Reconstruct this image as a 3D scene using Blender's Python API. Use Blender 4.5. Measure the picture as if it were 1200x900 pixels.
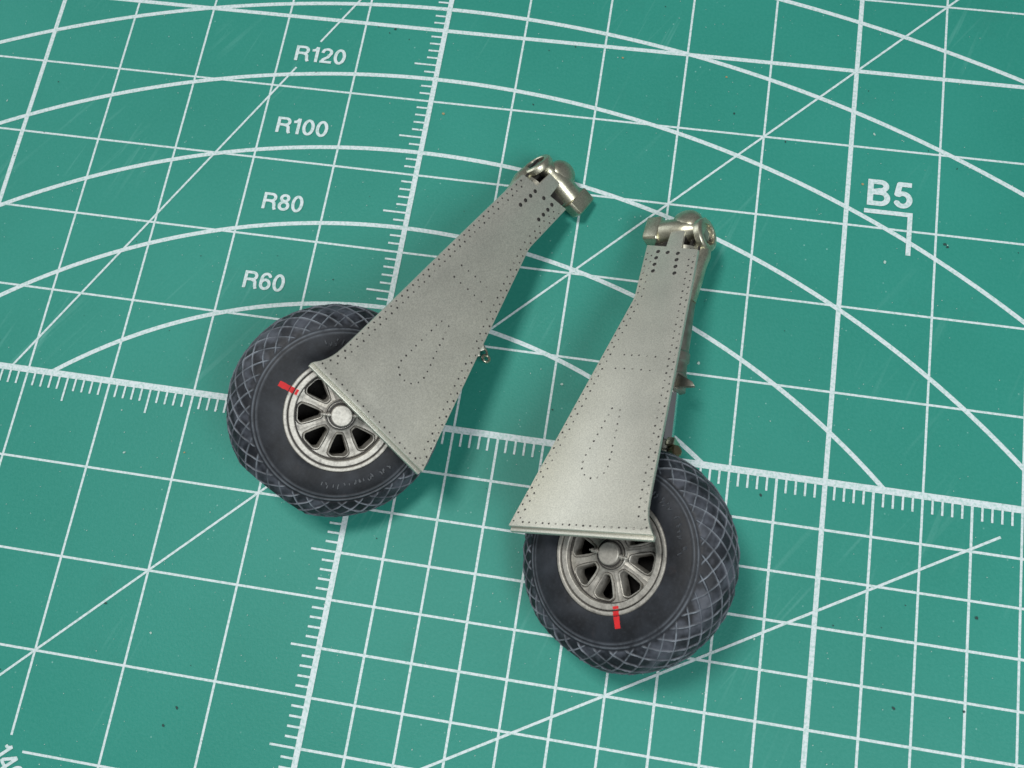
import bpy, bmesh, math, random
import numpy as np
from mathutils import Matrix, Vector

random.seed(7)
rng = np.random.default_rng(11)
MM = 0.001                      # everything below is measured in millimetres
scene = bpy.context.scene
for o in list(bpy.data.objects):
    bpy.data.objects.remove(o)
COL = scene.collection

# ------------------------------------------------------------------ camera
CAM_POS = (27.61717, -23.69946, 106.67048)
CAM_R = ((0.98505509, 0.15850150, -0.06740727),
         (0.13372801, -0.95044797, -0.28065186),
         (-0.10855084, 0.26744331, -0.95743971))      # rows: right, down, forward
cd = bpy.data.cameras.new('camera')
cd.sensor_fit = 'HORIZONTAL'
cd.sensor_width = 36.0
cd.lens = 1179.28353 / 1200.0 * 36.0
cd.clip_start = 0.005
cd.clip_end = 50.0
cd.dof.use_dof = True
cd.dof.focus_distance = 0.112
cd.dof.aperture_fstop = 80.0
cam = bpy.data.objects.new('camera', cd)
COL.objects.link(cam)
r, d, f = (Vector(v) for v in CAM_R)
m3 = Matrix((r, -d, -f)).transposed()
cam.matrix_world = Matrix.Translation(Vector(CAM_POS) * MM) @ m3.to_4x4()
scene.camera = cam

# ------------------------------------------------------------------ light
world = bpy.data.worlds.new('World')
scene.world = world
world.use_nodes = True
wbg = world.node_tree.nodes['Background']
wbg.inputs['Color'].default_value = (0.86, 0.93, 1.0, 1)
wbg.inputs['Strength'].default_value = 0.135


def area_light(name, loc, target, size, size_y, power, color):
    l = bpy.data.lights.new(name, 'AREA')
    l.shape = 'RECTANGLE'
    l.size = size * MM
    l.size_y = size_y * MM
    l.energy = power
    l.color = color
    o = bpy.data.objects.new(name, l)
    COL.objects.link(o)
    o.location = Vector(loc) * MM
    o.rotation_euler = (Vector(target) - Vector(loc)).to_track_quat('-Z', 'Y').to_euler()
    return o


area_light('desk_lamp_light', (-58, 36, 335), (22, -8, 0), 70, 70, 0.66, (1.0, 0.985, 0.95))
area_light('side_fill_light', (165, -125, 260), (75, -40, 0), 120, 120, 0.52, (0.94, 0.98, 1.0))  # added fill that brightens the near right of the mat, no known lamp
area_light('left_fill_light', (-640, 260, 240), (10, 0, 0), 460, 420, 1.2, (0.93, 0.97, 1.0))  # added fill brightening the metal covers from the left, no known window

scene.view_settings.view_transform = 'Standard'
scene.view_settings.look = 'None'
scene.view_settings.exposure = 0.0
scene.view_settings.gamma = 1.0
scene.view_settings.use_curve_mapping = False
try:
    scene.cycles.use_denoising = True
    scene.cycles.max_bounces = 8
except Exception:
    pass


# ------------------------------------------------------------------ materials
class Nodes:
    def __init__(self, name):
        self.m = bpy.data.materials.new(name)
        self.m.use_nodes = True
        self.t = self.m.node_tree
        self.b = self.t.nodes['Principled BSDF']
        self.tc = self.t.nodes.new('ShaderNodeTexCoord')

    def n(self, typ, **kw):
        x = self.t.nodes.new(typ)
        for k, v in kw.items():
            setattr(x, k, v)
        return x

    def l(self, a, b):
        self.t.links.new(a, b)

    def noise(self, scale_mm, detail=3.0, rough=0.55, stretch=None):
        """noise with features about scale_mm millimetres across"""
        x = self.n('ShaderNodeTexNoise')
        x.inputs['Scale'].default_value = 1.0 / (scale_mm * MM)
        x.inputs['Detail'].default_value = detail
        x.inputs['Roughness'].default_value = rough
        if stretch:
            mp = self.n('ShaderNodeMapping')
            mp.vector_type = 'TEXTURE'
            mp.inputs['Scale'].default_value = tuple(1.0 / q for q in stretch[:3])
            mp.inputs['Rotation'].default_value = stretch[3] if len(stretch) > 3 else (0, 0, 0)
            self.l(self.tc.outputs['Object'], mp.inputs['Vector'])
            self.l(mp.outputs['Vector'], x.inputs['Vector'])
        else:
            self.l(self.tc.outputs['Object'], x.inputs['Vector'])
        return x.outputs['Fac']

    def ramp(self, fac, stops):
        x = self.n('ShaderNodeValToRGB')
        e = x.color_ramp.elements
        while len(e) < len(stops):
            e.new(0.5)
        for i, (p, c) in enumerate(stops):
            e[i].position = p
            e[i].color = (c, c, c, 1) if isinstance(c, (int, float)) else (*c, 1)
        self.l(fac, x.inputs['Fac'])
        return x.outputs['Color']

    def mix(self, fac, a, b, mode='MIX'):
        x = self.n('ShaderNodeMix', data_type='RGBA', blend_type=mode)
        for sock, v in ((x.inputs[0], fac), (x.inputs[6], a), (x.inputs[7], b)):
            if isinstance(v, (int, float)):
                sock.default_value = v
            elif isinstance(v, tuple):
                sock.default_value = (*v, 1)
            else:
                self.l(v, sock)
        return x.outputs[2]

    def math(self, op, a, b=None):
        x = self.n('ShaderNodeMath', operation=op)
        for i, v in enumerate((a, b)):
            if v is None:
                continue
            if isinstance(v, (int, float)):
                x.inputs[i].default_value = v
            else:
                self.l(v, x.inputs[i])
        return x.outputs[0]

    def bump(self, height, dist_mm, strength=1.0):
        x = self.n('ShaderNodeBump')
        x.inputs['Strength'].default_value = strength
        x.inputs['Distance'].default_value = dist_mm * MM
        self.l(height, x.inputs['Height'])
        self.l(x.outputs['Normal'], self.b.inputs['Normal'])

    def set(self, **kw):
        for k, v in kw.items():
            s = self.b.inputs[k]
            if isinstance(v, (int, float)):
                s.default_value = v
            elif isinstance(v, tuple):
                s.default_value = (*v, 1)
            else:
                self.l(v, s)
        return self.m


def mat_green():
    k = Nodes('cutting_mat_vinyl')
    base = k.mix(k.ramp(k.noise(26, 4), [(0.3, 0.0), (0.7, 1.0)]), (0.022, 0.236, 0.182), (0.029, 0.268, 0.212))
    grain = k.ramp(k.noise(0.35, 2), [(0.35, 0.0), (0.7, 1.0)])
    base = k.mix(k.math('MULTIPLY', grain, 0.14), base, (0.075, 0.36, 0.30))
    # long pale drag scratches in two directions
    for rot, sc in ((0.95, (0.035, 1.0, 1.0)), (1.25, (0.05, 1.2, 1.0))):
        s = k.ramp(k.noise(1.1, 2, 0.6, (*sc, (0, 0, rot))), [(0.60, 0.0), (0.70, 1.0)])
        gate = k.ramp(k.noise(17, 2), [(0.52, 0.0), (0.68, 1.0)])
        base = k.mix(k.math('MULTIPLY', k.math('MULTIPLY', s, gate), 0.20), base, (0.20, 0.50, 0.44))
    # fine pale dust
    v = k.n('ShaderNodeTexVoronoi', feature='F1')
    v.inputs['Scale'].default_value = 1 / (1.5 * MM)
    k.l(k.tc.outputs['Object'], v.inputs['Vector'])
    dust = k.ramp(v.outputs['Distance'], [(0.035, 1.0), (0.075, 0.0)])
    gate = k.ramp(k.noise(5, 3), [(0.46, 0.0), (0.62, 1.0)])
    base = k.mix(k.math('MULTIPLY', k.math('MULTIPLY', dust, gate), 0.55), base, (0.33, 0.60, 0.54))
    # grime
    g = k.ramp(k.noise(9, 5, 0.65), [(0.60, 0.0), (0.80, 1.0)])
    base = k.mix(k.math('MULTIPLY', g, 0.22), base, (0.03, 0.16, 0.13))
    k.bump(k.noise(0.26, 3), 0.035, 0.8)
    return k.set(**{'Base Color': base, 'Roughness': 0.50, 'Specular IOR Level': 0.24})


def mat_print():
    k = Nodes('white_screen_print')
    wear = k.ramp(k.noise(0.30, 2), [(0.34, 0.0), (0.56, 1.0)])
    col = k.mix(wear, (0.44, 0.62, 0.59), (0.66, 0.75, 0.77))
    k.bump(k.noise(0.22, 2), 0.02, 0.5)
    return k.set(**{'Base Color': col, 'Roughness': 0.55, 'Specular IOR Level': 0.3})


def mat_silver():
    k = Nodes('silver_lacquer')
    flake = k.ramp(k.noise(0.13, 2, 0.7), [(0.32, 0.0), (0.68, 1.0)])
    col = k.mix(flake, (0.52, 0.515, 0.445), (0.74, 0.73, 0.64))
    blot = k.ramp(k.noise(5.5, 3), [(0.35, 0.0), (0.7, 1.0)])
    col = k.mix(k.math('MULTIPLY', blot, 0.20), col, (0.36, 0.365, 0.33))
    grime = k.ramp(k.noise(1.7, 5, 0.7), [(0.62, 0.0), (0.80, 1.0)])
    col = k.mix(k.math('MULTIPLY', grime, 0.28), col, (0.24, 0.235, 0.20))
    k.bump(k.noise(0.13, 2), 0.010, 0.5)
    rg = k.math('ADD', k.math('MULTIPLY', k.noise(3.2, 4, 0.6), 0.16), 0.37)
    return k.set(**{'Base Color': col, 'Metallic': 0.70, 'Roughness': rg})


def mat_wheel_silver():
    k = Nodes('wheel_aluminium_paint')
    flake = k.ramp(k.noise(0.25, 3, 0.6), [(0.3, 0.0), (0.7, 1.0)])
    col = k.mix(flake, (0.37, 0.355, 0.315), (0.52, 0.50, 0.45))
    ao = k.n('ShaderNodeNewGeometry')
    wash = k.ramp(k.noise(0.9, 5, 0.7), [(0.50, 0.0), (0.72, 1.0)])
    col = k.mix(k.math('MULTIPLY', wash, 0.65), col, (0.10, 0.09, 0.085))
    k.bump(k.noise(0.15, 2), 0.01, 0.6)
    return k.set(**{'Base Color': col, 'Metallic': 0.62, 'Roughness': 0.50})


def mat_trunnion():
    k = Nodes('trunnion_bright_metal')
    flake = k.ramp(k.noise(0.16, 3, 0.7), [(0.3, 0.0), (0.7, 1.0)])
    col = k.mix(flake, (0.46, 0.445, 0.33), (0.78, 0.76, 0.61))
    st = k.ramp(k.noise(1.4, 4), [(0.45, 0.0), (0.75, 1.0)])
    col = k.mix(k.math('MULTIPLY', st, 0.45), col, (0.22, 0.21, 0.15))
    k.bump(k.noise(0.14, 2), 0.012, 0.7)
    return k.set(**{'Base Color': col, 'Metallic': 0.95, 'Roughness': 0.35})


def mat_strut():
    k = Nodes('strut_grey_paint')
    st = k.ramp(k.noise(1.2, 4), [(0.35, 0.0), (0.75, 1.0)])
    col = k.mix(st, (0.34, 0.34, 0.29), (0.17, 0.155, 0.12))
    k.bump(k.noise(0.14, 2), 0.012, 0.6)
    return k.set(**{'Base Color': col, 'Metallic': 0.75, 'Roughness': 0.38})


def mat_chrome():
    k = Nodes('oleo_chrome')
    return k.set(**{'Base Color': (0.80, 0.80, 0.79), 'Metallic': 1.0, 'Roughness': 0.12})


def mat_rubber():
    k = Nodes('tyre_rubber')
    at = k.n('ShaderNodeAttribute', attribute_name='ridge')
    blot = k.ramp(k.noise(2.6, 4, 0.6), [(0.38, 0.0), (0.72, 1.0)])
    col = k.mix(blot, (0.008, 0.0095, 0.0125), (0.020, 0.024, 0.031))
    fine = k.ramp(k.noise(0.35, 4, 0.65), [(0.5, 0.0), (0.78, 1.0)])
    col = k.mix(k.math('MULTIPLY', fine, 0.22), col, (0.060, 0.068, 0.080))
    brown = k.ramp(k.noise(1.5, 3), [(0.64, 0.0), (0.78, 1.0)])
    col = k.mix(k.math('MULTIPLY', brown, 0.30), col, (0.060, 0.045, 0.045))
    big = k.ramp(k.noise(5.0, 4, 0.6), [(0.46, 0.0), (0.70, 1.0)])
    col = k.mix(k.math('MULTIPLY', big, 0.30), col, (0.055, 0.062, 0.075))
    # dust dry-brushed onto the raised ridges; cells on the shoulder hold pale dust
    worn = k.ramp(k.noise(1.6, 4, 0.65), [(0.30, 0.15), (0.55, 1.0)])
    col = k.mix(k.math('MULTIPLY', k.math('MULTIPLY', at.outputs['Fac'], worn), 0.95), col, (0.31, 0.35, 0.40))
    sep = k.n('ShaderNodeAttribute', attribute_name='tread')
    cell = k.ramp(k.noise(2.3, 3, 0.55), [(0.47, 0.0), (0.66, 1.0)])
    col = k.mix(k.math('MULTIPLY', k.math('MULTIPLY', sep.outputs['Fac'], cell), 0.62), col, (0.110, 0.122, 0.150))
    k.bump(k.noise(0.2, 3), 0.012, 0.6)
    return k.set(**{'Base Color': col, 'Roughness': 0.52, 'Specular IOR Level': 0.30})


def mat_plain(name, col, rough=0.5, metal=0.0):
    k = Nodes(name)
    nz = k.ramp(k.noise(0.5, 3), [(0.3, 0.0), (0.7, 1.0)])
    c = k.mix(nz, tuple(v * 0.82 for v in col), col)
    return k.set(**{'Base Color': c, 'Roughness': rough, 'Metallic': metal})


M_GREEN = mat_green()
M_PRINT = mat_print()
M_SILVER = mat_silver()
M_WHEEL = mat_wheel_silver()
M_TRUN = mat_trunnion()
M_STRUT = mat_strut()
M_CHROME = mat_chrome()
M_RUBBER = mat_rubber()
M_RED = mat_plain('red_paint', (0.66, 0.010, 0.014), 0.65)
M_WASH = mat_plain('dark_wash_and_shade', (0.030, 0.026, 0.024), 0.6)
M_DARK = mat_plain('dark_metal', (0.045, 0.042, 0.040), 0.45, 0.5)
M_BLACK = mat_plain('hollow_shade_black', (0.012, 0.011, 0.010), 0.6)  # wheel interior, shade of the hollow put into the colour
M_MARK = mat_plain('scuffed_rubber', (0.060, 0.067, 0.078), 0.5)
M_BRASS = mat_plain('brassy_metal', (0.30, 0.25, 0.15), 0.35, 0.9)
M_SPECK = mat_plain('dark_speck', (0.012, 0.055, 0.05), 0.7)
M_FLECK = mat_plain('pale_fleck', (0.42, 0.60, 0.54), 0.7)
M_BROWN = mat_plain('tan_fleck', (0.34, 0.28, 0.14), 0.7)


# ------------------------------------------------------------------ mesh helpers
class MB:
    """collects verts and faces in millimetres"""
    def __init__(self):
        self.v, self.f, self.mi = [], [], []

    def add(self, verts, faces, mi=0):
        o = len(self.v)
        self.v += [tuple(map(float, p)) for p in verts]
        for q in faces:
            self.f.append(tuple(i + o for i in q))
            self.mi.append(mi)

    def box(self, c, s, R=None, mi=0, taper=1.0):
        c = Vector(c)
        pts = []
        for z in (-1, 1):
            k = taper if z > 0 else 1.0
            for x, y in ((-1, -1), (1, -1), (1, 1), (-1, 1)):
                p = Vector((x * s[0] / 2 * k, y * s[1] / 2 * k, z * s[2] / 2))
                if R is not None:
                    p = R @ p
                pts.append(c + p)
        self.add(pts, [(3, 2, 1, 0), (4, 5, 6, 7), (0, 1, 5, 4), (1, 2, 6, 5), (2, 3, 7, 6), (3, 0, 4, 7)], mi)

    def lathe(self, prof, origin, axis, ref=(1, 0, 0), n=48, closed=False, mi=0, caps=True):
        """prof: list of (radius, height along axis)"""
        ax = Vector(axis).normalized()
        e1 = Vector(ref) - ax * Vector(ref).dot(ax)
        e1.normalize()
        e2 = ax.cross(e1)
        o = Vector(origin)
        vs = []
        for rr, zz in prof:
            for i in range(n):
                t = 2 * math.pi * i / n
                vs.append(o + ax * zz + (e1 * math.cos(t) + e2 * math.sin(t)) * rr)
        fs = []
        K = len(prof)
        for k in range(K if closed else K - 1):
            a, b = k * n, ((k + 1) % K) * n
            for i in range(n):
                j = (i + 1) % n
                fs.append((a + i, a + j, b + j, b + i))
        if caps and not closed:
            fs.append(tuple(range(n - 1, -1, -1)))
            fs.append(tuple((K - 1) * n + i for i in range(n)))
        self.add(vs, fs, mi)

    def tube(self, pts, radii, n=20, mi=0, squash=None):
        pts = [Vector(p) for p in pts]
        K = len(pts)
        vs = []
        prev = None
        for k in range(K):
            t = (pts[min(k + 1, K - 1)] - pts[max(k - 1, 0)]).normalized()
            if prev is None:
                e1 = Vector((0, 0, 1)) - t * t.z
                if e1.length < 1e-3:
                    e1 = Vector((1, 0, 0))
            else:
                e1 = prev - t * prev.dot(t)
            e1.normalize()
            prev = e1
            e2 = t.cross(e1)
            for i in range(n):
                a = 2 * math.pi * i / n
                vs.append(pts[k] + (e1 * math.cos(a) + e2 * math.sin(a)) * radii[k])
        fs = []
        for k in range(K - 1):
            for i in range(n):
                j = (i + 1) % n
                fs.append((k * n + i, k * n + j, (k + 1) * n + j, (k + 1) * n + i))
        fs.append(tuple(range(n - 1, -1, -1)))
        fs.append(tuple((K - 1) * n + i for i in range(n)))
        self.add(vs, fs, mi)

    def ellipsoid(self, c, ax, nu=28, nv=16, mi=0):
        """ax: three axis vectors with their lengths"""
        c = Vector(c)
        ax = [Vector(a) for a in ax]
        vs = [c + ax[2]]
        for k in range(1, nv):
            p = math.pi * k / nv
            for i in range(nu):
                t = 2 * math.pi * i / nu
                vs.append(c + ax[0] * math.sin(p) * math.cos(t) + ax[1] * math.sin(p) * math.sin(t) + ax[2] * math.cos(p))
        vs.append(c - ax[2])
        fs = []
        for i in range(nu):
            fs.append((0, 1 + i, 1 + (i + 1) % nu))
        for k in range(nv - 2):
            for i in range(nu):
                j = (i + 1) % nu
                a, b = 1 + k * nu, 1 + (k + 1) * nu
                fs.append((a + i, b + i, b + j, a + j))
        last = len(vs) - 1
        a = 1 + (nv - 2) * nu
        for i in range(nu):
            fs.append((last, a + (i + 1) % nu, a + i))
        self.add(vs, fs, mi)


def link(name, me, mats, parent=None):
    o = bpy.data.objects.new(name, me)
    for m in (mats if isinstance(mats, (list, tuple)) else [mats]):
        me.materials.append(m)
    COL.objects.link(o)
    if parent is not None:
        o.parent = parent
    return o


def finish(me, smooth=30.0, bevel=0.0, segs=2):
    bm = bmesh.new()
    bm.from_mesh(me)
    bmesh.ops.recalc_face_normals(bm, faces=bm.faces)
    if bevel:
        ed = [e for e in bm.edges if e.is_manifold and e.calc_face_angle(0) > math.radians(25)]
        bmesh.ops.bevel(bm, geom=ed, offset=bevel * MM, segments=segs, profile=0.5, affect='EDGES', clamp_overlap=True)
    for fc in bm.faces:
        fc.smooth = True
    bm.to_mesh(me)
    bm.free()
    me.set_sharp_from_angle(angle=math.radians(smooth))


# ------------------------------------------------------------------ the mat
def flat_sheet(name, polys, z, mat, parent):
    """polys: list of 2D polygons (mm) printed as a thin film at height z"""
    vs, fs = [], []
    for p in polys:
        o = len(vs)
        a = sum(p[i][0] * p[(i + 1) % len(p)][1] - p[(i + 1) % len(p)][0] * p[i][1] for i in range(len(p)))
        if a < 0:
            p = p[::-1]
        vs += [(x * MM, y * MM, z * MM) for x, y in p]
        fs.append(tuple(range(o, o + len(p))))
    me = bpy.data.meshes.new(name)
    me.from_pydata(vs, [], fs)
    return link(name, me, mat, parent)


def strip(a, b, w):
    ax, ay = a
    bx_, by_ = b
    L = math.hypot(bx_ - ax, by_ - ay)
    nx, ny = -(by_ - ay) / L * w / 2, (bx_ - ax) / L * w / 2
    return [(ax + nx, ay + ny), (ax - nx, ay - ny), (bx_ - nx, by_ - ny), (bx_ + nx, by_ + ny)]


bm = bmesh.new()
X0, X1, Y0, Y1, T = -110, 130, -95, 130, 3.0
bmesh.ops.create_cube(bm, size=1.0)
for v in bm.verts:
    v.co = Vector(((X0 if v.co.x < 0 else X1) * MM, (Y0 if v.co.y < 0 else Y1) * MM, (-T if v.co.z < 0 else 0) * MM))
bmesh.ops.bevel(bm, geom=[e for e in bm.edges], offset=0.4 * MM, segments=2, affect='EDGES')
me = bpy.data.meshes.new('cutting_mat')
bm.to_mesh(me)
bm.free()
MAT = link('cutting_mat', me, M_GREEN)
MAT['label'] = 'green cutting mat with white printed grid, ruler scales and radius arcs'
MAT['category'] = 'cutting mat'

ZV, ZH, ZA, ZD, ZR, ZT = 0.012, 0.020, 0.028, 0.038, 0.046, 0.064
GX0, GX1, GY0, GY1 = -100, 120, -90, 120
for x in range(GX0, GX1 + 1, 10):                       # centimetre lines running away from the viewer
    if x == 0:
        continue
    w = 0.52 if x % 50 == 0 else 0.25
    if x == -30:                                        # interrupted by the 140 label
        flat_sheet('grid_line', [strip((x, GY1), (x, -38.6), w)], ZV, M_PRINT, MAT)
        flat_sheet('grid_line', [strip((x, -43.6), (x, GY0), w)], ZV, M_PRINT, MAT)
    else:
        flat_sheet('grid_line', [strip((x, GY0), (x, GY1), w)], ZV, M_PRINT, MAT)
for x in range(5, GX1, 10):                             # half-centimetre lines below the ruler
    flat_sheet('grid_line', [strip((x, GY0), (x, -0.2), 0.27)], ZV, M_PRINT, MAT)
for y in range(GY0, GY1 + 1, 10):
    if y == 0:
        continue
    w = 0.50 if y % 50 == 0 else 0.25
    if y == -40:
        flat_sheet('grid_line', [strip((-28.35, y), (GX1, y), w)], ZH, M_PRINT, MAT)
        flat_sheet('grid_line', [strip((GX0, y), (-31.8, y), w)], ZH, M_PRINT, MAT)
    else:
        flat_sheet('grid_line', [strip((GX0, y), (GX1, y), w)], ZH, M_PRINT, MAT)
for y in range(-85, 0, 10):
    flat_sheet('grid_line', [strip((0.1, y), (GX1, y), 0.27)], ZH, M_PRINT, MAT)
# the two ruler lines
flat_sheet('ruler_line', [strip((GX0, 0.06), (GX1, 0.06), 0.74)], ZR, M_PRINT, MAT)
flat_sheet('ruler_line', [strip((0.1, GY0), (0.1, GY1), 0.62)], ZR + 0.008, M_PRINT, MAT)
tk = []
for x in range(GX0, GX1):
    if x % 10 == 0 or (x > 0 and x % 5 == 0):
        continue
    tk.append(strip((x, 0), (x, -3.05 if x % 5 == 0 else -1.75), 0.23))
o = flat_sheet('ruler_ticks', tk, ZT + 0.008, M_PRINT, MAT)
o['kind'] = 'stuff'
tk = []
for y in range(GY0, GY1):
    if y % 10 == 0:
        continue
    tk.append(strip((0, y), (-2.9 if y % 5 == 0 else -1.5, y), 0.23))
o = flat_sheet('ruler_ticks', tk, ZT, M_PRINT, MAT)
o['kind'] = 'stuff'
# radius arcs: crown at 13, 23, ... mm above the ruler, ends on the ruler
for i, (R, top) in enumerate(((60, 13.05), (80, 23.08), (100, 33.0), (120, 43.07), (150, 53.1), (200, 63.05))):
    yc = top - R
    a0 = math.acos(min(1.0, -yc / R)) if R < 160 else 0.45
    n = 140
    vs, fs = [], []
    for k in range(n + 1):
        t = -a0 + 2 * a0 * k / n
        for rr in (R - 0.25, R + 0.25):
            vs.append((rr * math.sin(t) * MM, (yc + rr * math.cos(t)) * MM, (ZA + 0.001 * i) * MM))
    for k in range(n):
        fs.append((2 * k, 2 * k + 2, 2 * k + 3, 2 * k + 1))
    me = bpy.data.meshes.new('radius_arc')
    me.from_pydata(vs, [], fs)
    link('radius_arc', me, M_PRINT, MAT)
# angle lines
flat_sheet('angle_line', [strip((-60, -60), (90, 90), 0.25)], ZD, M_PRINT, MAT)
sl = math.tan(math.radians(60))
fx = lambda x: (x, sl * (x + 42.2))
flat_sheet('angle_line', [strip(fx(-42.2), fx(-17.5), 0.25)], ZD, M_PRINT, MAT)
flat_sheet('angle_line', [strip(fx(-15.25), fx(20), 0.25)], ZD, M_PRINT, MAT)
sl2 = math.tan(math.radians(30))
flat_sheet('angle_line', [strip((67.9, -3.08), (-60, -3.08 + sl2 * (-60 - 67.9)), 0.27)], ZD, M_PRINT, MAT)


def ell(cx, cy, rx, ry, a0, a1, n=26):
    return [(cx + rx * math.cos(math.radians(a0 + (a1 - a0) * k / n)), cy + ry * math.sin(math.radians(a0 + (a1 - a0) * k / n))) for k in range(n + 1)]


def glyph(ch, w):
    """centre lines of a grotesque capital or figure, cap height 1; returns strokes, advance width"""
    h = w / 2
    if ch == 'R':
        return [[(h, 0), (h, 1)], [(h, 1 - h), (.40, 1 - h)] + ell(.40, .72, .27 - h, .28 - h, 90, -90)[1:] + [(h, .44 + h)],
                [(.36, .44 + h)] + ell(.40, .34, .20 - h * .3, .15, 80, 8, 10) + [(.605, .12), (.66, 0)]], .70
    if ch == 'B':
        return [[(h, 0), (h, 1)], [(h, 1 - h), (.38, 1 - h)] + ell(.38, .755, .26 - h, .245 - h, 90, -90)[1:] + [(h, .51 + .0)],
                [(h, .51), (.40, .51)] + ell(.40, .255 + h * .5, .29 - h, .255 - h * .5, 90, -90)[1:] + [(h, h)]], .71
    if ch == '1':
        return [[(.36 - h, 0), (.36 - h, 1)], [(.02, .76), (.14, .775), (.22, .84), (.36 - h, .995)]], .40
    if ch == '2':
        return [[(.0 + h, .66)] + ell(.29, .72, .28 - h, .28 - h, 170, -35, 24) + [(.36, .40), (.16, .24), (h + .01, h)], [(0, h), (.57, h)]], .57
    if ch == '0':
        return [ell(.29, .5, .29 - h, .51 - h, 0, 360, 44)], .58
    if ch == '8':
        return [ell(.29, .755, .255 - h, .255 - h, 0, 360, 36), ell(.29, .27 + h * .3, .29 - h, .28 - h * .7, 0, 360, 36)], .58
    if ch == '6':
        return [ell(.295, .325, .285 - h, .335 - h, 0, 360, 36), [(h + .01, .36), (h + .02, .58)] + ell(.31, .62, .29 - h, .39 - h, 172, 28, 20)], .58
    if ch == '5':
        return [[(.53, 1 - h), (.17, 1 - h), (.105, .52)] + ell(.28, .325, .29 - h, .325 - h, 128, -158, 30), ], .58
    if ch == '4':
        return [[(.43, 1), (.43, 0)], [(.40, .97), (.05, .30)], [(.0, .235 + h * .5), (.60, .235 + h * .5)]], .60
    return [], .3


def lettering(text, x0, y0, w, h, rot=0.0, z=0.084, weight=0.155, anchor='corner', name='lettering'):
    segs = []
    pen = 0.0
    for ch in text:
        st, adv = glyph(ch, weight)
        for line in st:
            closed = math.dist(line[0], line[-1]) < 1e-6
            for k in range(len(line) - 1):
                segs.append((line[k][0] + pen, line[k][1], line[k + 1][0] + pen, line[k + 1][1],
                             (k == 0 and not closed), (k == len(line) - 2 and not closed)))
        pen += adv + 0.075
    W = pen - 0.075
    st = 1 / 44
    gx = np.arange(-0.06, W + 0.06 + st, st)
    gy = np.arange(-0.06, 1.06 + st, st)
    PX, PY = np.meshgrid(gx, gy, indexing='ij')
    D = np.full(PX.shape, 9.0)
    for ax_, ay_, bx_, by_, c0, c1 in segs:
        dx, dy = bx_ - ax_, by_ - ay_
        L = math.hypot(dx, dy)
        if L < 1e-9:
            continue
        t = ((PX - ax_) * dx + (PY - ay_) * dy) / L
        tc_ = np.clip(t, 0, L)
        dd = np.hypot(PX - ax_ - dx / L * tc_, PY - ay_ - dy / L * tc_) - weight / 2
        if c0:
            dd = np.maximum(dd, -t)
        if c1:
            dd = np.maximum(dd, t - L)
        D = np.minimum(D, dd)
    vs, fs, cache = [], [], {}

    def vert(key, x, y):
        if key not in cache:
            cache[key] = len(vs)
            x, y = x / W * w, y * h
            if anchor == 'centre':
                x, y = x - w / 2, y - h / 2
            c, s_ = math.cos(rot), math.sin(rot)
            vs.append(((x0 + c * x - s_ * y) * MM, (y0 + s_ * x + c * y) * MM, z * MM))
        return cache[key]

    for i in range(len(gx) - 1):
        for j in range(len(gy) - 1):
            cs = [(i, j), (i + 1, j), (i + 1, j + 1), (i, j + 1)]
            dv = [D[c] for c in cs]
            if min(dv) > 0:
                continue
            poly = []
            for k in range(4):
                a, b = cs[k], cs[(k + 1) % 4]
                da, db = dv[k], dv[(k + 1) % 4]
                if da <= 0:
                    poly.append(vert(a, gx[a[0]], gy[a[1]]))
                if (da <= 0) != (db <= 0):
                    q = da / (da - db)
                    poly.append(vert((min(a, b), max(a, b)), gx[a[0]] + (gx[b[0]] - gx[a[0]]) * q, gy[a[1]] + (gy[b[1]] - gy[a[1]]) * q))
            if len(poly) > 2:
                fs.append(tuple(poly))
    me = bpy.data.meshes.new(name)
    me.from_pydata(vs, [], fs)
    ob = link(name, me, M_PRINT, MAT)
    ob['label'] = 'printed marking reading ' + text
    return ob


lettering('R120', -18.05, 43.72, 6.45, 2.13)
lettering('R100', -18.15, 33.60, 6.45, 2.13)
lettering('R80', -17.52, 23.42, 4.95, 2.13)
lettering('R60', -17.48, 13.28, 4.93, 2.13)
lettering('B5', 52.2, 32.72, 5.05, 3.28, weight=0.175)
lettering('140', -31.45, -40.67, 3.65, 2.1, rot=math.radians(-48))
flat_sheet('corner_mark', [[(51.95, 31.72), (57.32, 31.72), (57.32, 32.25), (51.95, 32.25)],
                           [(56.78, 27.0), (57.32, 27.0), (57.32, 31.72), (56.78, 31.72)]], 0.084, M_PRINT, MAT)


def blob_polys(pts, kmin, kmax):
    out = []
    for x, y in pts:
        n = 9
        rr = random.uniform(kmin, kmax)
        a0 = random.random() * 6.28
        el = random.uniform(0.5, 1.0)
        P = []
        for k in range(n):
            t = 2 * math.pi * k / n
            q = rr * random.uniform(0.65, 1.2)
            u, v = q * math.cos(t), q * el * math.sin(t)
            P.append((x + u * math.cos(a0) - v * math.sin(a0), y + u * math.sin(a0) + v * math.cos(a0)))
        out.append(P)
    return out


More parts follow.
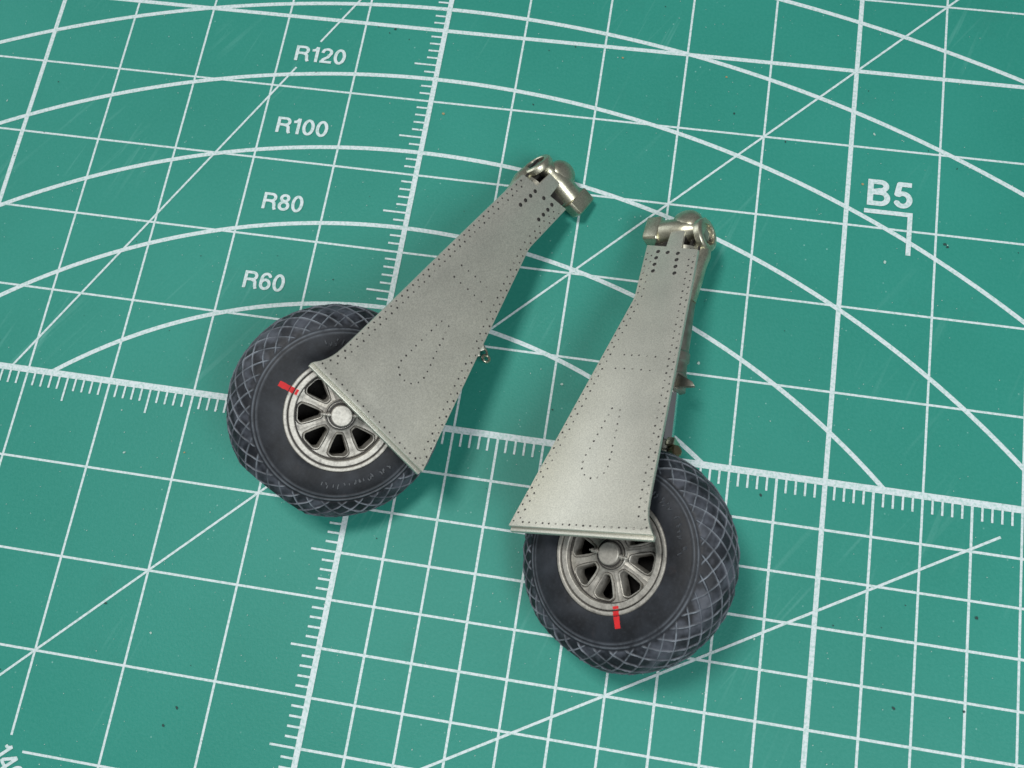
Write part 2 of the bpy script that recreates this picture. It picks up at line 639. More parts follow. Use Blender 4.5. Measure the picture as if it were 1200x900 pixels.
DARK = [(-6.2, 49.5), (-6.8, 48.9), (36.3, 42.6), (42.5, 39.6), (43.5, -2.3), (-13.3, -33.2), (-14.3, -35.1),
        (-23.7, -24.1), (65.8, -11.6), (58.2, -21.6), (64.9, -20.8), (61.3, 28.6), (61.0, 28.9), (12.5, 41.0)]
DARK += [(random.uniform(-55, 75), random.uniform(-45, 62)) for _ in range(60)]
PALE = [(-18.0, -26.3), (-53.2, 33.8), (35.5, 11.3), (21.0, 6.8), (-26.1, -7.8), (54.6, 25.9), (44.2, -17.1),
        (21.7, 48.6), (52.5, 41.8), (-27.7, -3.1)]
PALE += [(random.uniform(-55, 75), random.uniform(-45, 62)) for _ in range(1300)]
o = flat_sheet('dark_specks', blob_polys(DARK[:14], 0.10, 0.22) + blob_polys(DARK[14:], 0.04, 0.11), 0.092, M_SPECK, MAT)
o['kind'] = 'stuff'
o = flat_sheet('pale_specks', blob_polys(PALE[:10], 0.10, 0.24) + blob_polys(PALE[10:], 0.022, 0.07), 0.098, M_FLECK, MAT)
o['kind'] = 'stuff'
o = flat_sheet('tan_specks', blob_polys([(1.9, 38.5), (51.6, 35.2), (22.3, 48.6), (34.9, 47.4), (-19.3, -6.8), (-36.0, -29.2)], 0.09, 0.2), 0.104, M_BROWN, MAT)
o['kind'] = 'stuff'

# ------------------------------------------------------------------ landing gear legs
# local frame of a leg: x from the wheel end of the cover towards the pivot, y towards the
# flared side of the cover, z out of the cover face
WC = Vector((0.1376, 1.0179, -5.0367))                  # centre of the wheel's outer rim edge
WAX = Vector((-0.39037, 0.04278, 1.0)).normalized()     # wheel axis, pointing out
WE1 = (Vector((1, 0, 0)) - WAX * WAX.x).normalized()    # towards the leg
WE2 = WAX.cross(WE1)


class Gear:
    def __init__(self, name, R, t, mirror, label):
        self.mir = mirror
        Rm = Matrix(R)
        base = Vector((t[0], t[1], 0.0))
        self.off = Rm.transposed() @ (Vector(t) - base)
        e = bpy.data.objects.new(name, None)
        e.empty_display_size = 0.01
        COL.objects.link(e)
        e.matrix_world = Matrix.Translation(base * MM) @ Rm.to_4x4()
        e['label'] = label
        e['category'] = 'landing gear'
        e['group'] = 'model landing gear legs on the mat'
        self.root = e

    def emit(self, name, mb, mats, parent=None, smooth=30, bevel=0.0, segs=2, kind=None, attrs=None, raw=False):
        v = np.array(mb.v, float)
        fcs = mb.f
        if self.mir:
            v[:, 1] *= -1
            fcs = [q[::-1] for q in fcs]
        v = (v + np.array(self.off)) * MM
        me = bpy.data.meshes.new(name)
        me.from_pydata(v.tolist(), [], fcs)
        mats = mats if isinstance(mats, (list, tuple)) else [mats]
        if len(mats) > 1:
            me.polygons.foreach_set('material_index', mb.mi)
        if attrs:
            for k, arr in attrs.items():
                a = me.attributes.new(k, 'FLOAT', 'POINT')
                a.data.foreach_set('value', arr)
        if raw:
            me.polygons.foreach_set('use_smooth', [True] * len(me.polygons))
        else:
            finish(me, smooth, bevel, segs)
        o = link(name, me, mats, parent or self.root)
        if kind:
            o['kind'] = kind
        return o


def wp(rad, ang, h=0.0):
    """point in the wheel frame: radius, angle from the leg direction (rad), height along the axis"""
    return WC + WAX * h + (WE1 * math.cos(ang) + WE2 * math.sin(ang)) * rad


# ---- cover outline and rivet rows
FL_EDGE = [(33.05, 5.05), (29.0, 5.28), (24.0, 5.52), (18.0, 5.80), (12.0, 6.05), (7.5, 6.26), (4.6, 6.40), (3.2, 6.48),
           (2.4, 6.56), (1.7, 6.72), (1.1, 6.93), (0.5, 7.22), (-0.17, 7.66)]
NF_EDGE = [(0.17, -7.66), (27.0, -1.04), (27.6, -0.98), (28.2, -1.0), (34.67, -1.24)]
TAB = [(34.09, 1.16), (36.27, 1.27), (36.06, 2.90), (33.58, 3.04)]
OUTLINE = FL_EDGE + NF_EDGE + TAB


def resample(poly, pitch, start=0.0):
    P = [Vector((x, y, 0)) for x, y in poly]
    out, s, acc = [], start, 0.0
    for a, b in zip(P[:-1], P[1:]):
        L = (b - a).length
        t = (b - a) / L
        nrm = Vector((-t.y, t.x, 0))
        while s <= acc + L:
            out.append((a + t * (s - acc), nrm))
            s += pitch
        acc += L
    return out


ROWS = [(19.82, -.21), (19.7, .67), (19.61, 1.49), (19.44, 2.4), (19.24, 3.34), (18.19, -.8), (18.07, .22), (17.95, 1.16), (17.77, 2.17), (17.65, 3.09)]
TEAR = [(13.28, .08), (12.52, -.09), (11.81, -.33), (11.05, -.51), (10.27, -.71), (9.51, -.91), (8.75, -1.13), (7.99, -1.33), (7.24, -1.5), (6.47, -1.38), (5.79, -.89),
        (5.44, -.13), (5.51, .54), (6.0, 1.14), (6.69, 1.41), (7.47, 1.38), (8.27, 1.35), (9.01, 1.32), (9.88, 1.24), (10.68, 1.2), (11.45, 1.16), (12.29, 1.11), (13.08, .98)]
SCREWS = [(33.47, .36), (32.59, .33), (31.68, .34), (30.76, .38), (33.17, 1.55), (32.84, 2.80), (31.95, 2.84), (31.02, 2.92), (30.1, 3.0)]


def rivet_points():
    pts = list(ROWS) + list(TEAR)
    fl = FL_EDGE
    for inset, st in ((0.30, 0.80), (0.86, 1.23)):
        for p, nrm in resample(fl, 0.86, st):
            q = p + nrm * inset
            pts.append((q.x, q.y, 'fl'))
    nf = NF_EDGE
    for inset, st in ((0.30, 0.62), (0.88, 1.10)):
        for p, nrm in resample(nf, 0.93, st):
            q = p + nrm * inset
            pts.append((q.x, q.y, 'nf'))
    for k in range(19):
        t = k / 18
        pts.append((0.60 - 0.26 * t, -6.9 + t * 13.3))
    out = []
    for p in pts:
        x, y = p[0], p[1]
        if x < 0.30 or x > 33.9:
            continue
        if len(p) > 2 and x < 1.0 and not (abs(y) > 6.6):
            continue
        out.append((x, y))
    # drop near duplicates
    keep = []
    for q in out:
        if all((q[0] - k[0]) ** 2 + (q[1] - k[1]) ** 2 > 0.22 for k in keep):
            keep.append(q)
    return keep


# make sure rivet rows sit on the plate, whichever way the edge normals point
def inside(x, y, poly=OUTLINE):
    c = False
    j = len(poly) - 1
    for i in range(len(poly)):
        xi, yi = poly[i]
        xj, yj = poly[j]
        if (yi > y) != (yj > y) and x < (xj - xi) * (y - yi) / (yj - yi) + xi:
            c = not c
        j = i
    return c


def build_gear(name, R, t, mirror, label, win_off, nip_ang, red_ang, patch_ang, text_arcs, has_fin, tdy):
    g = Gear(name, R, t, mirror, label)
    # ---------- cover plate
    TH = 0.42
    mb = MB()
    n = len(OUTLINE)
    vs = [(x, y, 0.0) for x, y in OUTLINE] + [(x, y, -TH) for x, y in OUTLINE]
    fs = [tuple(range(n)), tuple(range(2 * n - 1, n - 1, -1))]
    fs += [(i, i + n, (i + 1) % n + n, (i + 1) % n) for i in range(n)]
    mb.add(vs, fs)
    cover = g.emit('cover_plate', mb, M_SILVER, smooth=25, bevel=0.05, segs=2)
    # folded lip under the wheel-end edge
    mb = MB()
    a, b = Vector((0.15, -7.62, 0)), Vector((-0.19, 7.60, 0))
    tdir = (b - a).normalized()
    nd = Vector((-tdir.y, tdir.x, 0))
    if nd.x > 0:
        nd = -nd
    Rl = Matrix((nd, tdir, Vector((0, 0, 1)))).transposed()
    mb.box((a + b) / 2 + nd * 0.06 + Vector((0, 0, -0.62)), (0.52, (b - a).length, 0.40), Rl)
    g.emit('edge_lip', mb, M_SILVER, cover, bevel=0.07)
    # inner stiffening skin seen edge-on below the plate
    mb = MB()
    inner = []
    cx, cy = 14.0, 0.4
    for x, y in FL_EDGE + NF_EDGE:
        inner.append((cx + (x - cx) * 0.975, cy + (y - cy) * 0.95))
    n2 = len(inner)
    mb.add([(x, y, -TH + 0.02) for x, y in inner] + [(x, y, -TH - 0.33) for x, y in inner],
           [tuple(range(n2)), tuple(range(2 * n2 - 1, n2 - 1, -1))] + [(i, i + n2, (i + 1) % n2 + n2, (i + 1) % n2) for i in range(n2)])
    g.emit('inner_skin', mb, M_DARK, cover, bevel=0.04)
    # rivets: low domes standing in a ring of dark wash
    mb = MB()
    for x, y in rivet_points():
        if not inside(x, y):
            continue
        jx, jy = rng.normal(0, 0.018, 2)
        x += jx
        y += jy
        s = rng.uniform(0.78, 1.15)
        cap_m = int(rng.random() < (0.14 if mirror else 0.04))  # random silver caps as painted glints, more on the mirrored leg
        K = 8
        vs = []
        for rr, hh in ((0.105 * s, 0.004), (0.082 * s, 0.014), (0.060 * s, 0.028), (0.028 * s, 0.042)):
            for i in range(K):
                an = 2 * math.pi * i / K
                vs.append((x + rr * math.cos(an), y + rr * math.sin(an), hh))
        vs.append((x, y, 0.042))
        for k in range(3):
            fs = [(k * K + i, k * K + (i + 1) % K, (k + 1) * K + (i + 1) % K, (k + 1) * K + i) for i in range(K)]
            mb.add([], [])
            if k == 0:
                base_i = len(mb.v)
                mb.v += [tuple(map(float, p)) for p in vs]
            for q in fs:
                mb.f.append(tuple(i + base_i for i in q))
                mb.mi.append(0 if k < 2 else cap_m)
        for i in range(K):
            mb.f.append((base_i + 3 * K + i, base_i + 3 * K + (i + 1) % K, base_i + 4 * K))
            mb.mi.append(cap_m)
    g.emit('rivets', mb, [M_WASH, M_SILVER], cover, raw=True, kind='stuff')
    for x, y in SCREWS:
        mb = MB()
        mb.lathe([(0.235, 0.003), (0.215, 0.012), (0.175, 0.012)], (x, y, 0), (0, 0, 1), n=14, caps=False)
        mb.lathe([(0.175, 0.012), (0.15, 0.05), (0.05, 0.055)], (x, y, 0), (0, 0, 1), n=14, mi=1)
        g.emit('screw', mb, [M_WASH, M_DARK], cover, raw=True)

    # ---------- tyre
    RO, HW, ZC = 10.86, 3.80, -3.78
    ph = np.concatenate([np.linspace(-90, -64, 14), np.linspace(-63, 63, 150), np.linspace(64, 90, 22)])
    ph = np.radians(ph)
    e = 0.80
    cr, sr = np.cos(ph), np.sin(ph)
    pr = 5.75 + (RO - 5.75) * np.abs(cr) ** e
    pz = HW * np.sign(sr) * np.abs(sr) ** e
    # close the profile down to the rim
    ds = np.hypot(np.diff(pr), np.diff(pz))
    s = np.concatenate([[0], np.cumsum(ds)])
    s -= s[len(s) // 2]
    mid = np.argmax(pr)
    s -= s[mid]
    NT = 900
    th = np.linspace(0, 2 * np.pi, NT, endpoint=False)
    S, TT = np.meshgrid(s, th, indexing='ij')
    PR = np.repeat(pr[:, None], NT, 1)
    PZ = np.repeat(pz[:, None], NT, 1)
    SH = 4.25                                            # half width of the tread band along the profile
    NB = 34
    per = 1.50
    wob = 0.035 * np.sin(TT * 5 + 1.3) + 0.025 * np.sin(TT * 11 + S) + 0.015 * np.sin(TT * 37 + 3 * S)
    ua = NB * TT / (2 * np.pi)
    l1 = np.abs((ua + S / per + wob) % 1.0 - 0.5)
    l2 = np.abs((ua - S / per + 0.11 + wob) % 1.0 - 0.5)
    lw = 0.078
    prof = lambda x: np.clip(1.0 - x / lw, 0, 1) ** 0.7
    ridge = np.maximum(prof(0.5 - l1), prof(0.5 - l2))
    band = np.clip((SH - np.abs(S)) / 0.18, 0, 1)
    amp = 0.72 + 0.28 * np.sin(TT * 7 + 2.1 * S + 0.7) * np.sin(TT * 3 - 1.3 * S + 2.0) + 0.12 * np.sin(TT * 23 + 5 * S)
    ridge = ridge * band * np.clip(amp, 0.3, 1)
    ring = 0.8 * np.exp(-((np.abs(S) - SH - 0.22) / 0.085) ** 2) + 0.55 * np.exp(-((np.abs(S) - SH - 0.60) / 0.08) ** 2)
    hgt = 0.19 * ridge + 0.10 * np.clip(ring, 0, 1) + 0.03 * band
    # raised mould marks (unreadable) on the side wall
    nd_r = np.gradient(pz)
    nd_z = -np.gradient(pr)
    nl = np.hypot(nd_r, nd_z)
    nr_, nz_ = nd_r / nl, nd_z / nl
    flip = -1 if nr_[mid] < 0 else 1
    nr_, nz_ = nr_ * flip, nz_ * flip
    PR = PR + nr_[:, None] * hgt
    PZ = PZ + nz_[:, None] * hgt
    # the tyre is moulded slightly flat where it would stand on the ground
    DF = RO - 0.72
    dth = (TT - patch_ang + np.pi) % (2 * np.pi) - np.pi
    lim = DF / np.maximum(np.cos(dth), 0.2)
    near = np.abs(dth) < 0.9
    over = np.where(near, np.maximum(PR - lim, 0), 0)
    PR = PR - over * 0.93
    bulge = np.exp(-(dth / 0.33) ** 2) * np.clip((np.abs(cr) ** 0.5)[:, None] * np.abs(sr)[:, None], 0, 1)
    PZ = PZ + np.sign(PZ) * bulge * 0.55
    wc, wax, we1, we2 = (np.array(v) for v in (WC, WAX, WE1, WE2))
    P = wc + (PZ + ZC)[..., None] * wax + PR[..., None] * (np.cos(TT)[..., None] * we1 + np.sin(TT)[..., None] * we2)
    K = len(ph)
    idx = np.arange(K * NT).reshape(K, NT)
    nx = np.roll(idx, -1, 1)
    quads = np.stack([idx[:-1], nx[:-1], nx[1:], idx[1:]], -1).reshape(-1, 4)
    mb = MB()
    mb.v = P.reshape(-1, 3).tolist()
    mb.f = [tuple(q) for q in quads.tolist()]
    mb.mi = [0] * len(mb.f)
    rid = np.clip(ridge + 0.45 * np.clip(ring, 0, 1), 0, 1).reshape(-1)
    trd = (band * (1 - ridge)).reshape(-1)
    # make faces point outwards
    p0, p1, p2 = (np.array(mb.v[i]) for i in mb.f[(K // 2) * NT][:3])
    if np.dot(np.cross(p1 - p0, p2 - p0), p0 - (wc + ZC * wax)) < 0:
        mb.f = [q[::-1] for q in mb.f]
    tyre = g.emit('tyre', mb, M_RUBBER, raw=True, attrs={'ridge': rid.astype(float), 'tread': trd.astype(float)})

    def side_height(rad):
        """height of the outer side wall above the rim plane at a radius"""
        half = slice(mid, None)
        return float(np.interp(rad, pr[half][::-1], pz[half][::-1])) + ZC

    mb = MB()
    for a0, a1, rad, sz in text_arcs:
        nn = int(abs(a1 - a0) / 4.2)
        for k in range(nn):
            if random.random() < 0.12:
                continue
            an = math.radians(a0 + (a1 - a0) * (k + random.uniform(-0.15, 0.15)) / nn)
            for q in range(random.choice((1, 2, 2))):
                rr = rad + random.uniform(-0.28, 0.28)
                c = wp(rr, an + random.uniform(-0.02, 0.02), side_height(rr) - 0.02)
                er = (WE1 * math.cos(an) + WE2 * math.sin(an))
                et = WAX.cross(er)
                tw = random.uniform(-0.6, 0.6)
                d1 = er * math.cos(tw) + et * math.sin(tw)
                d2 = WAX.cross(d1)
                Rm = Matrix((d1, d2, WAX)).transposed()
                mb.box(c + WAX * 0.03, (sz * random.uniform(0.6, 1.25), 0.17, 0.24), Rm, taper=0.6)
    if mb.v:
        g.emit('mould_marks', mb, M_MARK, tyre, bevel=0.0, smooth=60, kind='stuff')

    # ---------- wheel: rim
    mb = MB()
    mb.lathe([(5.30, -1.2), (5.72, -0.30), (5.74, -0.05), (5.66, 0.06), (5.48, 0.09), (5.36, 0.05), (5.32, -0.06), (5.30, -0.20),
              (5.20, -0.22), (5.18, -0.05), (5.16, -0.01), (5.12, 0.0), (5.08, 0.0), (4.72, 0.0), (4.66, -0.005), (4.62, -0.04), (4.58, -0.16), (4.57, -0.55), (4.50, -0.60), (4.50, -6.8), (4.9, -6.8)],
             WC, WAX, WE1, n=128, closed=True)
    wheel = g.emit('wheel', mb, M_WHEEL, smooth=38)
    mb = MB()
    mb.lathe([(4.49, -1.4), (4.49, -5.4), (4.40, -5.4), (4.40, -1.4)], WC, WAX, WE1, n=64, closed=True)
    g.emit('barrel_liner', mb, M_BLACK, wheel, smooth=40)  # black sleeve, shade inside the wheel put into its colour
    # dark wash rings in rim and hub grooves, groove shade painted in
    for r0, r1, h in ((5.19, 5.31, -0.195), (4.46, 4.60, -0.545), (1.06, 1.27, 0.012), (1.37, 1.50, -0.20)):
        mb = MB()
        mb.lathe([(r0, h), (r1, h), (r1, h - 0.05), (r0, h - 0.05)], WC, WAX, WE1, n=96, closed=True)
        g.emit('groove_wash_shade', mb, M_WASH, wheel, smooth=40)
    # ---------- spoke disc with eight rounded windows
    def dz(rad):
        return -0.70 + 0.34 * max(0.0, min(1.0, (2.6 - rad) / 1.3)) - 0.10 * max(0, min(1, (rad - 3.6) / 0.9))

    RI, RX = 1.25, 4.54
    half = math.pi / 8
    # window outline: rounded trapezoid, in (u along radius, v across)
    def rounded(poly, rc, k=7):
        out = []
        N = len(poly)
        for i in range(N):
            p, a, b = Vector(poly[i]), Vector(poly[i - 1]), Vector(poly[(i + 1) % N])
            d1, d2 = (a - p).normalized(), (b - p).normalized()
            ang = d1.angle(d2)
            tl = rc[i] / math.tan(ang / 2)
            bis = (d1 + d2).normalized()
            c = p + bis * (rc[i] / math.sin(ang / 2))
            v0, v1 = p + d1 * tl - c, p + d2 * tl - c
            for j in range(k + 1):
                out.append(c + v0.lerp(v1, j / k).normalized() * rc[i])
        return out

    win = rounded([(1.98, -0.29), (1.98, 0.29), (3.86, 0.98), (4.20, 0.62), (4.20, -0.62), (3.86, -0.98)], [0.24, 0.24, 0.28, 0.45, 0.45, 0.28])
    cen = Vector((3.25, 0.0))
    NA = 64
    cang = []
    for cr_, ca in ((RI, half), (RI, -half), (RX, half), (RX, -half)):
        q = Vector((cr_ * math.cos(ca), cr_ * math.sin(ca))) - cen
        cang.append(math.atan2(q.y, q.x))
    angs = sorted([2 * math.pi * i / NA - math.pi + 1e-4 for i in range(NA)] + cang)

    def ray_poly(a, poly):
        dx, dy = math.cos(a), math.sin(a)
        best = None
        for i in range(len(poly)):
            p, q = poly[i - 1], poly[i]
            ex, ey = q.x - p.x, q.y - p.y
            den = dx * ey - dy * ex
            if abs(den) < 1e-12:
                continue
            tt = ((p.x - cen.x) * ey - (p.y - cen.y) * ex) / den
            uu = ((p.x - cen.x) * dy - (p.y - cen.y) * dx) / den
            if tt > 0 and -1e-6 <= uu <= 1 + 1e-6:
                best = tt if best is None else min(best, tt)
        return best or 0.5

    def ray_sector(a):
        lo, hi = 0.0, 6.0
        for _ in range(40):
            m = (lo + hi) / 2
            x, y = cen.x + math.cos(a) * m, cen.y + math.sin(a) * m
            rr, aa = math.hypot(x, y), math.atan2(y, x)
            if RI <= rr <= RX and abs(aa) <= half:
                lo = m
            else:
                hi = m
        return lo

    layers = [(-0.0, -1.6), (0.0, 0.04), (0.04, 0.13), (0.11, 0.15), (0.17, 0.10), (0.21, -0.05), (0.27, -0.06), (None, 0.0)]
    mb = MB()
    for w in range(8):
        wa = math.radians(win_off + 45 * w)
        vs = []
        for off, hz in layers:
            for a in angs:
                rs = ray_sector(a)
                if off is None:
                    rr = rs
                else:
                    rr = min(ray_poly(a, win) + off, rs - 0.002)
                x, y = cen.x + math.cos(a) * rr, cen.y + math.sin(a) * rr
                rad, an = math.hypot(x, y), math.atan2(y, x)
                vs.append(wp(rad, wa + an, dz(rad) + hz))
        NN = len(angs)
        fs = []
        for k in range(len(layers) - 1):
            for i in range(NN):
                j = (i + 1) % NN
                fs.append((k * NN + i, k * NN + j, (k + 1) * NN + j, (k + 1) * NN + i))
        mb.add(vs, fs)
        mb.mi[-len(fs):] = [1 if (i_ // NN) == 5 else 0 for i_ in range(len(fs))]  # dark line round each window: wash with groove shade painted in
    disc = g.emit('spoke_disc', mb, [M_WHEEL, M_WASH], wheel, smooth=45)
    # the inner half of the wheel, the hollow's shade put into its black
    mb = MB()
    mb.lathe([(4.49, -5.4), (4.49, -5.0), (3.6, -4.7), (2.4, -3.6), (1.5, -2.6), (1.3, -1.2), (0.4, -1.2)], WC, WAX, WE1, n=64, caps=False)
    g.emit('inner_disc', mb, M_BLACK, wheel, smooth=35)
    # hub
    mb = MB()
    mb.lathe([(1.62, -0.75), (1.58, -0.28), (1.50, -0.20), (1.40, -0.22), (1.36, -0.30), (1.28, -0.30), (1.26, -0.06), (1.20, 0.0), (0.5, 0.0)], WC, WAX, WE1, n=64)
    g.emit('hub_ring', mb, M_WHEEL, wheel, smooth=35)
    mb = MB()
    mb.lathe([(1.10, -0.05), (1.09, 0.34), (1.06, 0.41), (1.01, 0.45), (0.98, 0.458), (0.95, 0.46), (0.3, 0.46)], WC, WAX, WE1, n=64)
    g.emit('hub_cap', mb, M_WHEEL, wheel, smooth=35)
    for na in nip_ang:
        an = math.radians(na)
        dr = WE1 * math.cos(an) + WE2 * math.sin(an)
        mb = MB()
        mb.lathe([(0.14, 0.0), (0.14, 0.14), (0.24, 0.17), (0.24, 0.40), (0.14, 0.44), (0.13, 0.58), (0.19, 0.62), (0.19, 0.80), (0.09, 0.90), (0.08, 1.05)],
                 wp(1.02, an, 0.26), dr, WAX, n=16)
        g.emit('grease_nipple', mb, M_WHEEL, wheel, smooth=40)
    # red slip mark painted across the rim edge on to the tyre
    an = math.radians(red_ang)
    dr = WE1 * math.cos(an) + WE2 * math.sin(an)
    dt = WAX.cross(dr)
    for nm, rads, par, hf in (('slip_mark', [4.86, 5.0, 5.12], wheel, lambda q: 0.02),
                              ('slip_mark', [5.31, 5.38, 5.50, 5.62, 5.72], wheel, lambda q: {5.31: .06, 5.38: .085, 5.50: .112, 5.62: .10, 5.72: .02}[q]),
                              ('slip_mark', [5.80, 5.95, 6.15, 6.35, 6.55, 6.75, 6.9], tyre, lambda q: side_height(q) + 0.035)):
        mb = MB()
        vs = []
        for q in rads:
            w0 = 0.29 + random.uniform(-0.02, 0.02)
            c = wp(q, an, hf(q))
            vs += [c - dt * w0 + WAX * 0.0, c + dt * w0 * random.uniform(0.95, 1.05), c + dt * w0 - WAX * 0.2, c - dt * w0 - WAX * 0.2]
        fs = []
        for k in range(len(rads) - 1):
            a_, b_ = 4 * k, 4 * k + 4
            for i in range(4):
                j = (i + 1) % 4
                fs.append((a_ + i, a_ + j, b_ + j, b_ + i))
        fs += [(3, 2, 1, 0), tuple(len(vs) - 4 + i for i in range(4))]
        mb.add(vs, fs)
        g.emit(nm, mb, M_RED, par, smooth=50)

    # ---------- oleo strut behind the wheel
    A = WC + WAX * -9.35
    B = Vector((35.2, 2.35, -2.0))
    sd = (B - A).normalized()
    sp = lambda x: A + sd * ((x - A.x) / sd.x)            # point on the strut axis at local x
    L = lambda x: (x - A.x) / sd.x
    mb = MB()
    mb.lathe([(1.35, L(20.2)), (1.72, L(20.35)), (1.72, L(22.0)), (1.60, L(22.15)), (1.60, L(23.2)), (1.78, L(23.4)), (1.78, L(24.2)), (1.62, L(24.4)),
              (1.72, L(29.0)), (1.95, L(32.5)), (2.0, L(35.0))], A, sd, n=48)
    strut = g.emit('strut_cylinder', mb, M_STRUT, smooth=35)
    mb = MB()
    mb.lathe([(1.08, L(12.0)), (1.08, L(20.6))], A, sd, n=40)
    g.emit('strut_piston', mb, M_CHROME, strut)
    mb = MB()
    mb.lathe([(1.3, L(1.6)), (1.62, L(2.2)), (1.62, L(9.6)), (1.40, L(10.0)), (1.40, L(12.6)), (1.75, L(12.8)), (1.75, L(14.2)), (1.5, L(14.4)), (1.5, L(15.2)), (1.1, L(15.4))], A, sd, n=40)
    mb.lathe([(1.55, -0.6), (1.55, 0.4), (1.05, 0.8), (1.05, 4.6)], A, WAX, n=36)
    low = g.emit('axle_casting', mb, M_STRUT, smooth=35)
    # brackets between strut and cover
    mb = MB()
    for xx in (31.0, 25.5):
        zt = sp(xx).z
        mb.box((xx, 2.0, (zt - 0.4) / 2), (1.2, 1.6, abs(zt) - 0.2))
    g.emit('cover_bracket', mb, M_STRUT, strut, bevel=0.1)
    mb = MB()
    zt = sp(14.0).z
    mb.box((14.0, 0.6, (zt - 0.4) / 2), (1.0, 1.0, abs(zt) - 0.2))
    g.emit('cover_bracket', mb, M_STRUT, low, bevel=0.1)
    # pointed hinge fin beside the collar
    if has_fin:
        c = sp(20.6)
        mb = MB()
        fin = [Vector((0.8, 0.9)), Vector((0.9, 1.4)), Vector((-0.1, 3.1)), Vector((-0.6, 3.4)), Vector((-0.6, 1.2))]
        k = len(fin)
        vs = [(c.x + p.x, c.y + p.y, c.z + 1.3 + 0.25 * p.x) for p in fin] + [(c.x + p.x, c.y + p.y, c.z + 0.9 + 0.25 * p.x) for p in fin]
        mb.add(vs, [tuple(range(k)), tuple(range(2 * k - 1, k - 1, -1))] + [(i, i + k, (i + 1) % k + k, (i + 1) % k) for i in range(k)])
        g.emit('hinge_fin', mb, M_STRUT, strut, bevel=0.08)
    # knurled bolt on the lower collar
    c = sp(13.5)
    mb = MB()
    mb.lathe([(0.35, 1.3), (0.35, 2.0), (0.62, 2.05), (0.66, 2.3), (0.66, 2.7), (0.5, 2.9), (0.2, 2.95)], c, (0.05, 0.85, 0.55), n=10)
    g.emit('collar_bolt', mb, M_BRASS, low, smooth=20)
    mb = MB()
    mb.box(sp(14.6) + Vector((0, 1.45, 0.75)), (0.9, 0.9, 1.5))
    g.emit('collar_clamp', mb, M_TRUN, low, bevel=0.12)
    # scissor links with the tie-down ring at their joint
    apex = Vector((17.1, -5.9, -5.3))
    mb = MB()
    for x_, w_ in ((22.6, 1.3), (10.6, 1.3)):
        c = sp(x_)
        c = c + (apex - c).normalized() * 1.0
        dv = (apex - c)
        d1 = dv.normalized()
        nrm = d1.cross(sd).normalized()
        sdv = nrm.cross(d1)
        vs = []
        for q, ww in ((0.0, w_), (1.0, 0.55)):
            pc = c + dv * q
            for s1, s2 in ((-1, -1), (1, -1), (1, 1), (-1, 1)):
                vs.append(pc + sdv * s1 * ww + nrm * s2 * 0.28)
        mb.add(vs, [(3, 2, 1, 0), (4, 5, 6, 7), (0, 1, 5, 4), (1, 2, 6, 5), (2, 3, 7, 6), (3, 0, 4, 7)])
    g.emit('scissor_link', mb, M_STRUT, strut, bevel=0.1)
    mb = MB()
    pts, N_ = [], 22
    ring_c = apex + Vector((-0.2, -0.95, 0.25))
    for i in range(N_):
        t_ = 2 * math.pi * i / N_
        pts.append((0.42 + 0.17 * math.cos(t_), 0.17 * math.sin(t_)))
    mb.lathe(pts, ring_c, (0.25, 0.25, 1.0), n=24, closed=True)
    mb.tube([apex + Vector((0.7, 0.2, 0.1)), apex + Vector((0.5, -0.5, 0.2)), ring_c + Vector((0.35, 0.1, 0.05))], [0.16, 0.15, 0.13], n=10)
    g.emit('tie_down_ring', mb, M_TRUN, strut, smooth=50)
    # ---------- trunnion (pivot) at the top of the leg
    XC, XZ = 37.05, -1.15
    mb = MB()
    mb.lathe([(1.42, -0.80), (1.52, -0.72), (1.52, -0.2), (1.50, 0.5), (1.44, 1.6), (1.30, 2.4), (1.02, 3.0), (0.98, 3.6), (1.20, 4.2)], (XC, tdy, XZ), (0.0, 1, 0), n=44)
    trun = g.emit('trunnion', mb, M_TRUN, smooth=35)
    mb = MB()
    # end block: chamfered square end of the pivot
    sec = [(1.56, 1.12), (1.36, 1.40), (-1.40, 1.40), (-1.62, 1.10), (-1.55, -0.10), (-1.20, -0.42), (1.20, -0.42), (1.50, -0.10)]
    vs = []
    for yy, k_ in ((-2.62, 0.88), (-2.45, 1.0), (-0.88, 1.03), (-0.76, 0.97)):
        for x_, z_ in sec:
            vs.append((XC + x_ * k_ - 0.10 * (yy + 0.8), yy + tdy, XZ + z_ * k_))
    k = len(sec)
    fs = [tuple(range(k - 1, -1, -1)), tuple(3 * k + i for i in range(k))]
    for q in range(3):
        fs += [(q * k + i, q * k + (i + 1) % k, (q + 1) * k + (i + 1) % k, (q + 1) * k + i) for i in range(k)]
    mb.add(vs, fs)
    g.emit('pivot_block', mb, M_TRUN, trun, smooth=20, bevel=0.05)
    # domed saddle, and the flange that sweeps down into the strut
    mb = MB()
    mb.lathe([(1.55, -1.35), (1.72, -1.0), (1.74, 0.15), (1.66, 0.62), (1.40, 1.02), (0.95, 1.28), (0.45, 1.38), (0.1, 1.40)], (XC + 0.85, 1.95 + tdy, XZ), (0.12, 0.10, 1), n=48)
    g.emit('saddle_dome', mb, M_TRUN, trun, smooth=60)
    BC, BA = Vector((36.45, 4.45 + 0.4 * tdy, XZ - 0.35)), Vector((0.05, 1, 0.16)).normalized()
    mb = MB()
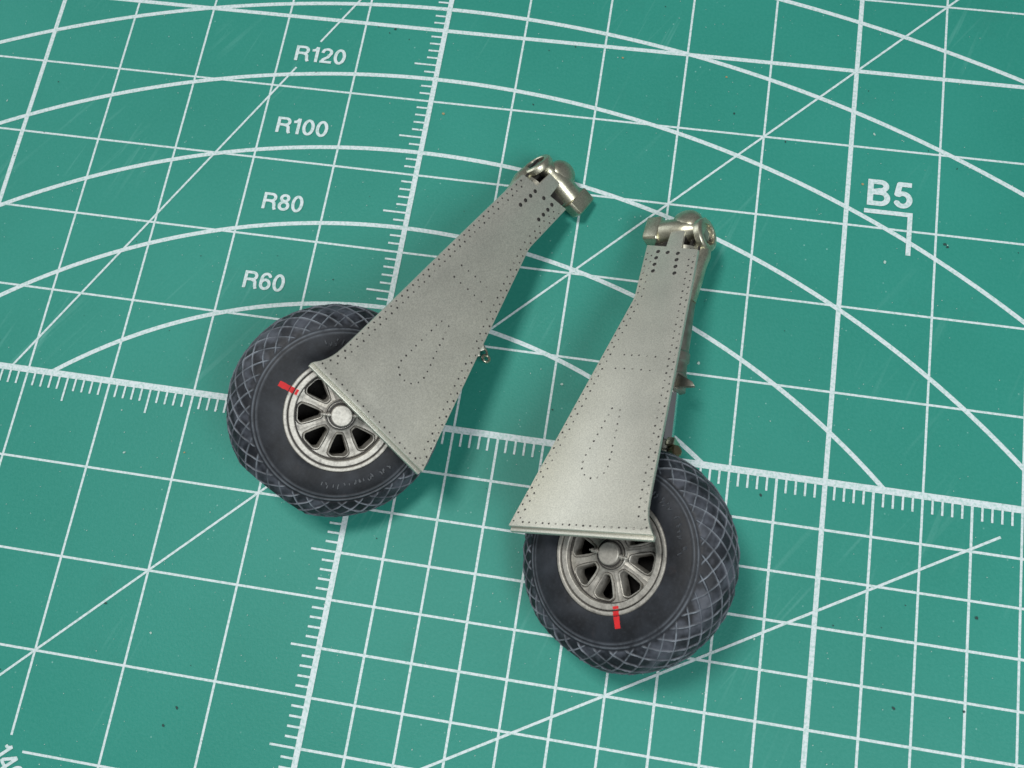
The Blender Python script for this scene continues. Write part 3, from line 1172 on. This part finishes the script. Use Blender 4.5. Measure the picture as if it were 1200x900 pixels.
    mb.lathe([(0.8, -0.10), (1.35, -0.16), (1.50, -0.42), (1.72, -0.50), (1.86, -0.40), (1.90, -0.1), (1.86, 0.20), (1.72, 0.36), (1.55, 0.42), (1.30, 0.42), (1.20, 0.34), (1.16, 0.10), (1.14, -0.15), (0.2, -0.15)], BC, BA, n=48, caps=False)
    g.emit('flange_ring', mb, M_TRUN, trun, smooth=32)
    mb = MB()
    mb.lathe([(0.80, -0.4), (0.78, 0.02), (0.66, 0.12), (0.1, 0.12)], BC, BA, n=30)
    g.emit('boss_plug', mb, M_STRUT, trun, smooth=30)
    mb = MB()
    mb.tube([(35.6, 4.3, XZ - 1.0), (34.6, 4.1, XZ - 1.2), (33.4, 3.55, -2.5), (31.6, 3.1, -3.1), (29.6, 2.6, -3.8)],
            [0.9, 1.20, 1.42, 1.48, 1.42], n=28)
    g.emit('strut_neck', mb, M_TRUN, trun, smooth=60)
    # filler added under the cover tab, underside shade put into its dark colour
    mb = MB()
    mb.box((35.0, 2.1, -1.15), (4.0, 1.5, 1.2))
    mb.box((34.3, 3.55, -1.3), (2.2, 0.35, 1.0))
    mb.box((34.9, 4.4, -1.6), (1.6, 0.3, 0.9))
    mb.box((35.3, 0.25, -1.45), (2.6, 2.2, 1.3))
    mb.box((35.6, 3.7, -2.35), (3.6, 2.0, 1.2))
    g.emit('tab_gap_filler', mb, M_DARK, trun, bevel=0.1)
    return g


RA = ((0.39755455, -0.68346012, 0.61223577), (0.86816828, 0.49617217, -0.00984973), (-0.29704246, 0.53543947, 0.79061391))
TA = (4.07677, -3.19495, 14.23210)
RB = ((0.11487471, -0.87363738, -0.47282294), (0.95942587, -0.02580516, 0.28077766), (-0.25749913, -0.48589281, 0.83522594))
TB = (25.28695, -10.80776, 14.34683)
build_gear('landing_gear', RA, TA, False, 'model landing gear leg at left, cover leaning right, red mark on wheel upper left',
           -2.5, (129, -45), 107.2, math.radians(186), [(-150, -88, 7.05, 0.55), (45, 62, 7.3, 0.6)], False, -0.35)
build_gear('landing_gear', RB, TB, True, 'model landing gear leg at right, cover nearly upright, red mark at bottom of wheel rim',
           9.0, (-83, 100), 168.3, math.radians(213), [(34, 96, 7.2, 0.5), (205, 212, 7.3, 0.5)], True, 0.5)
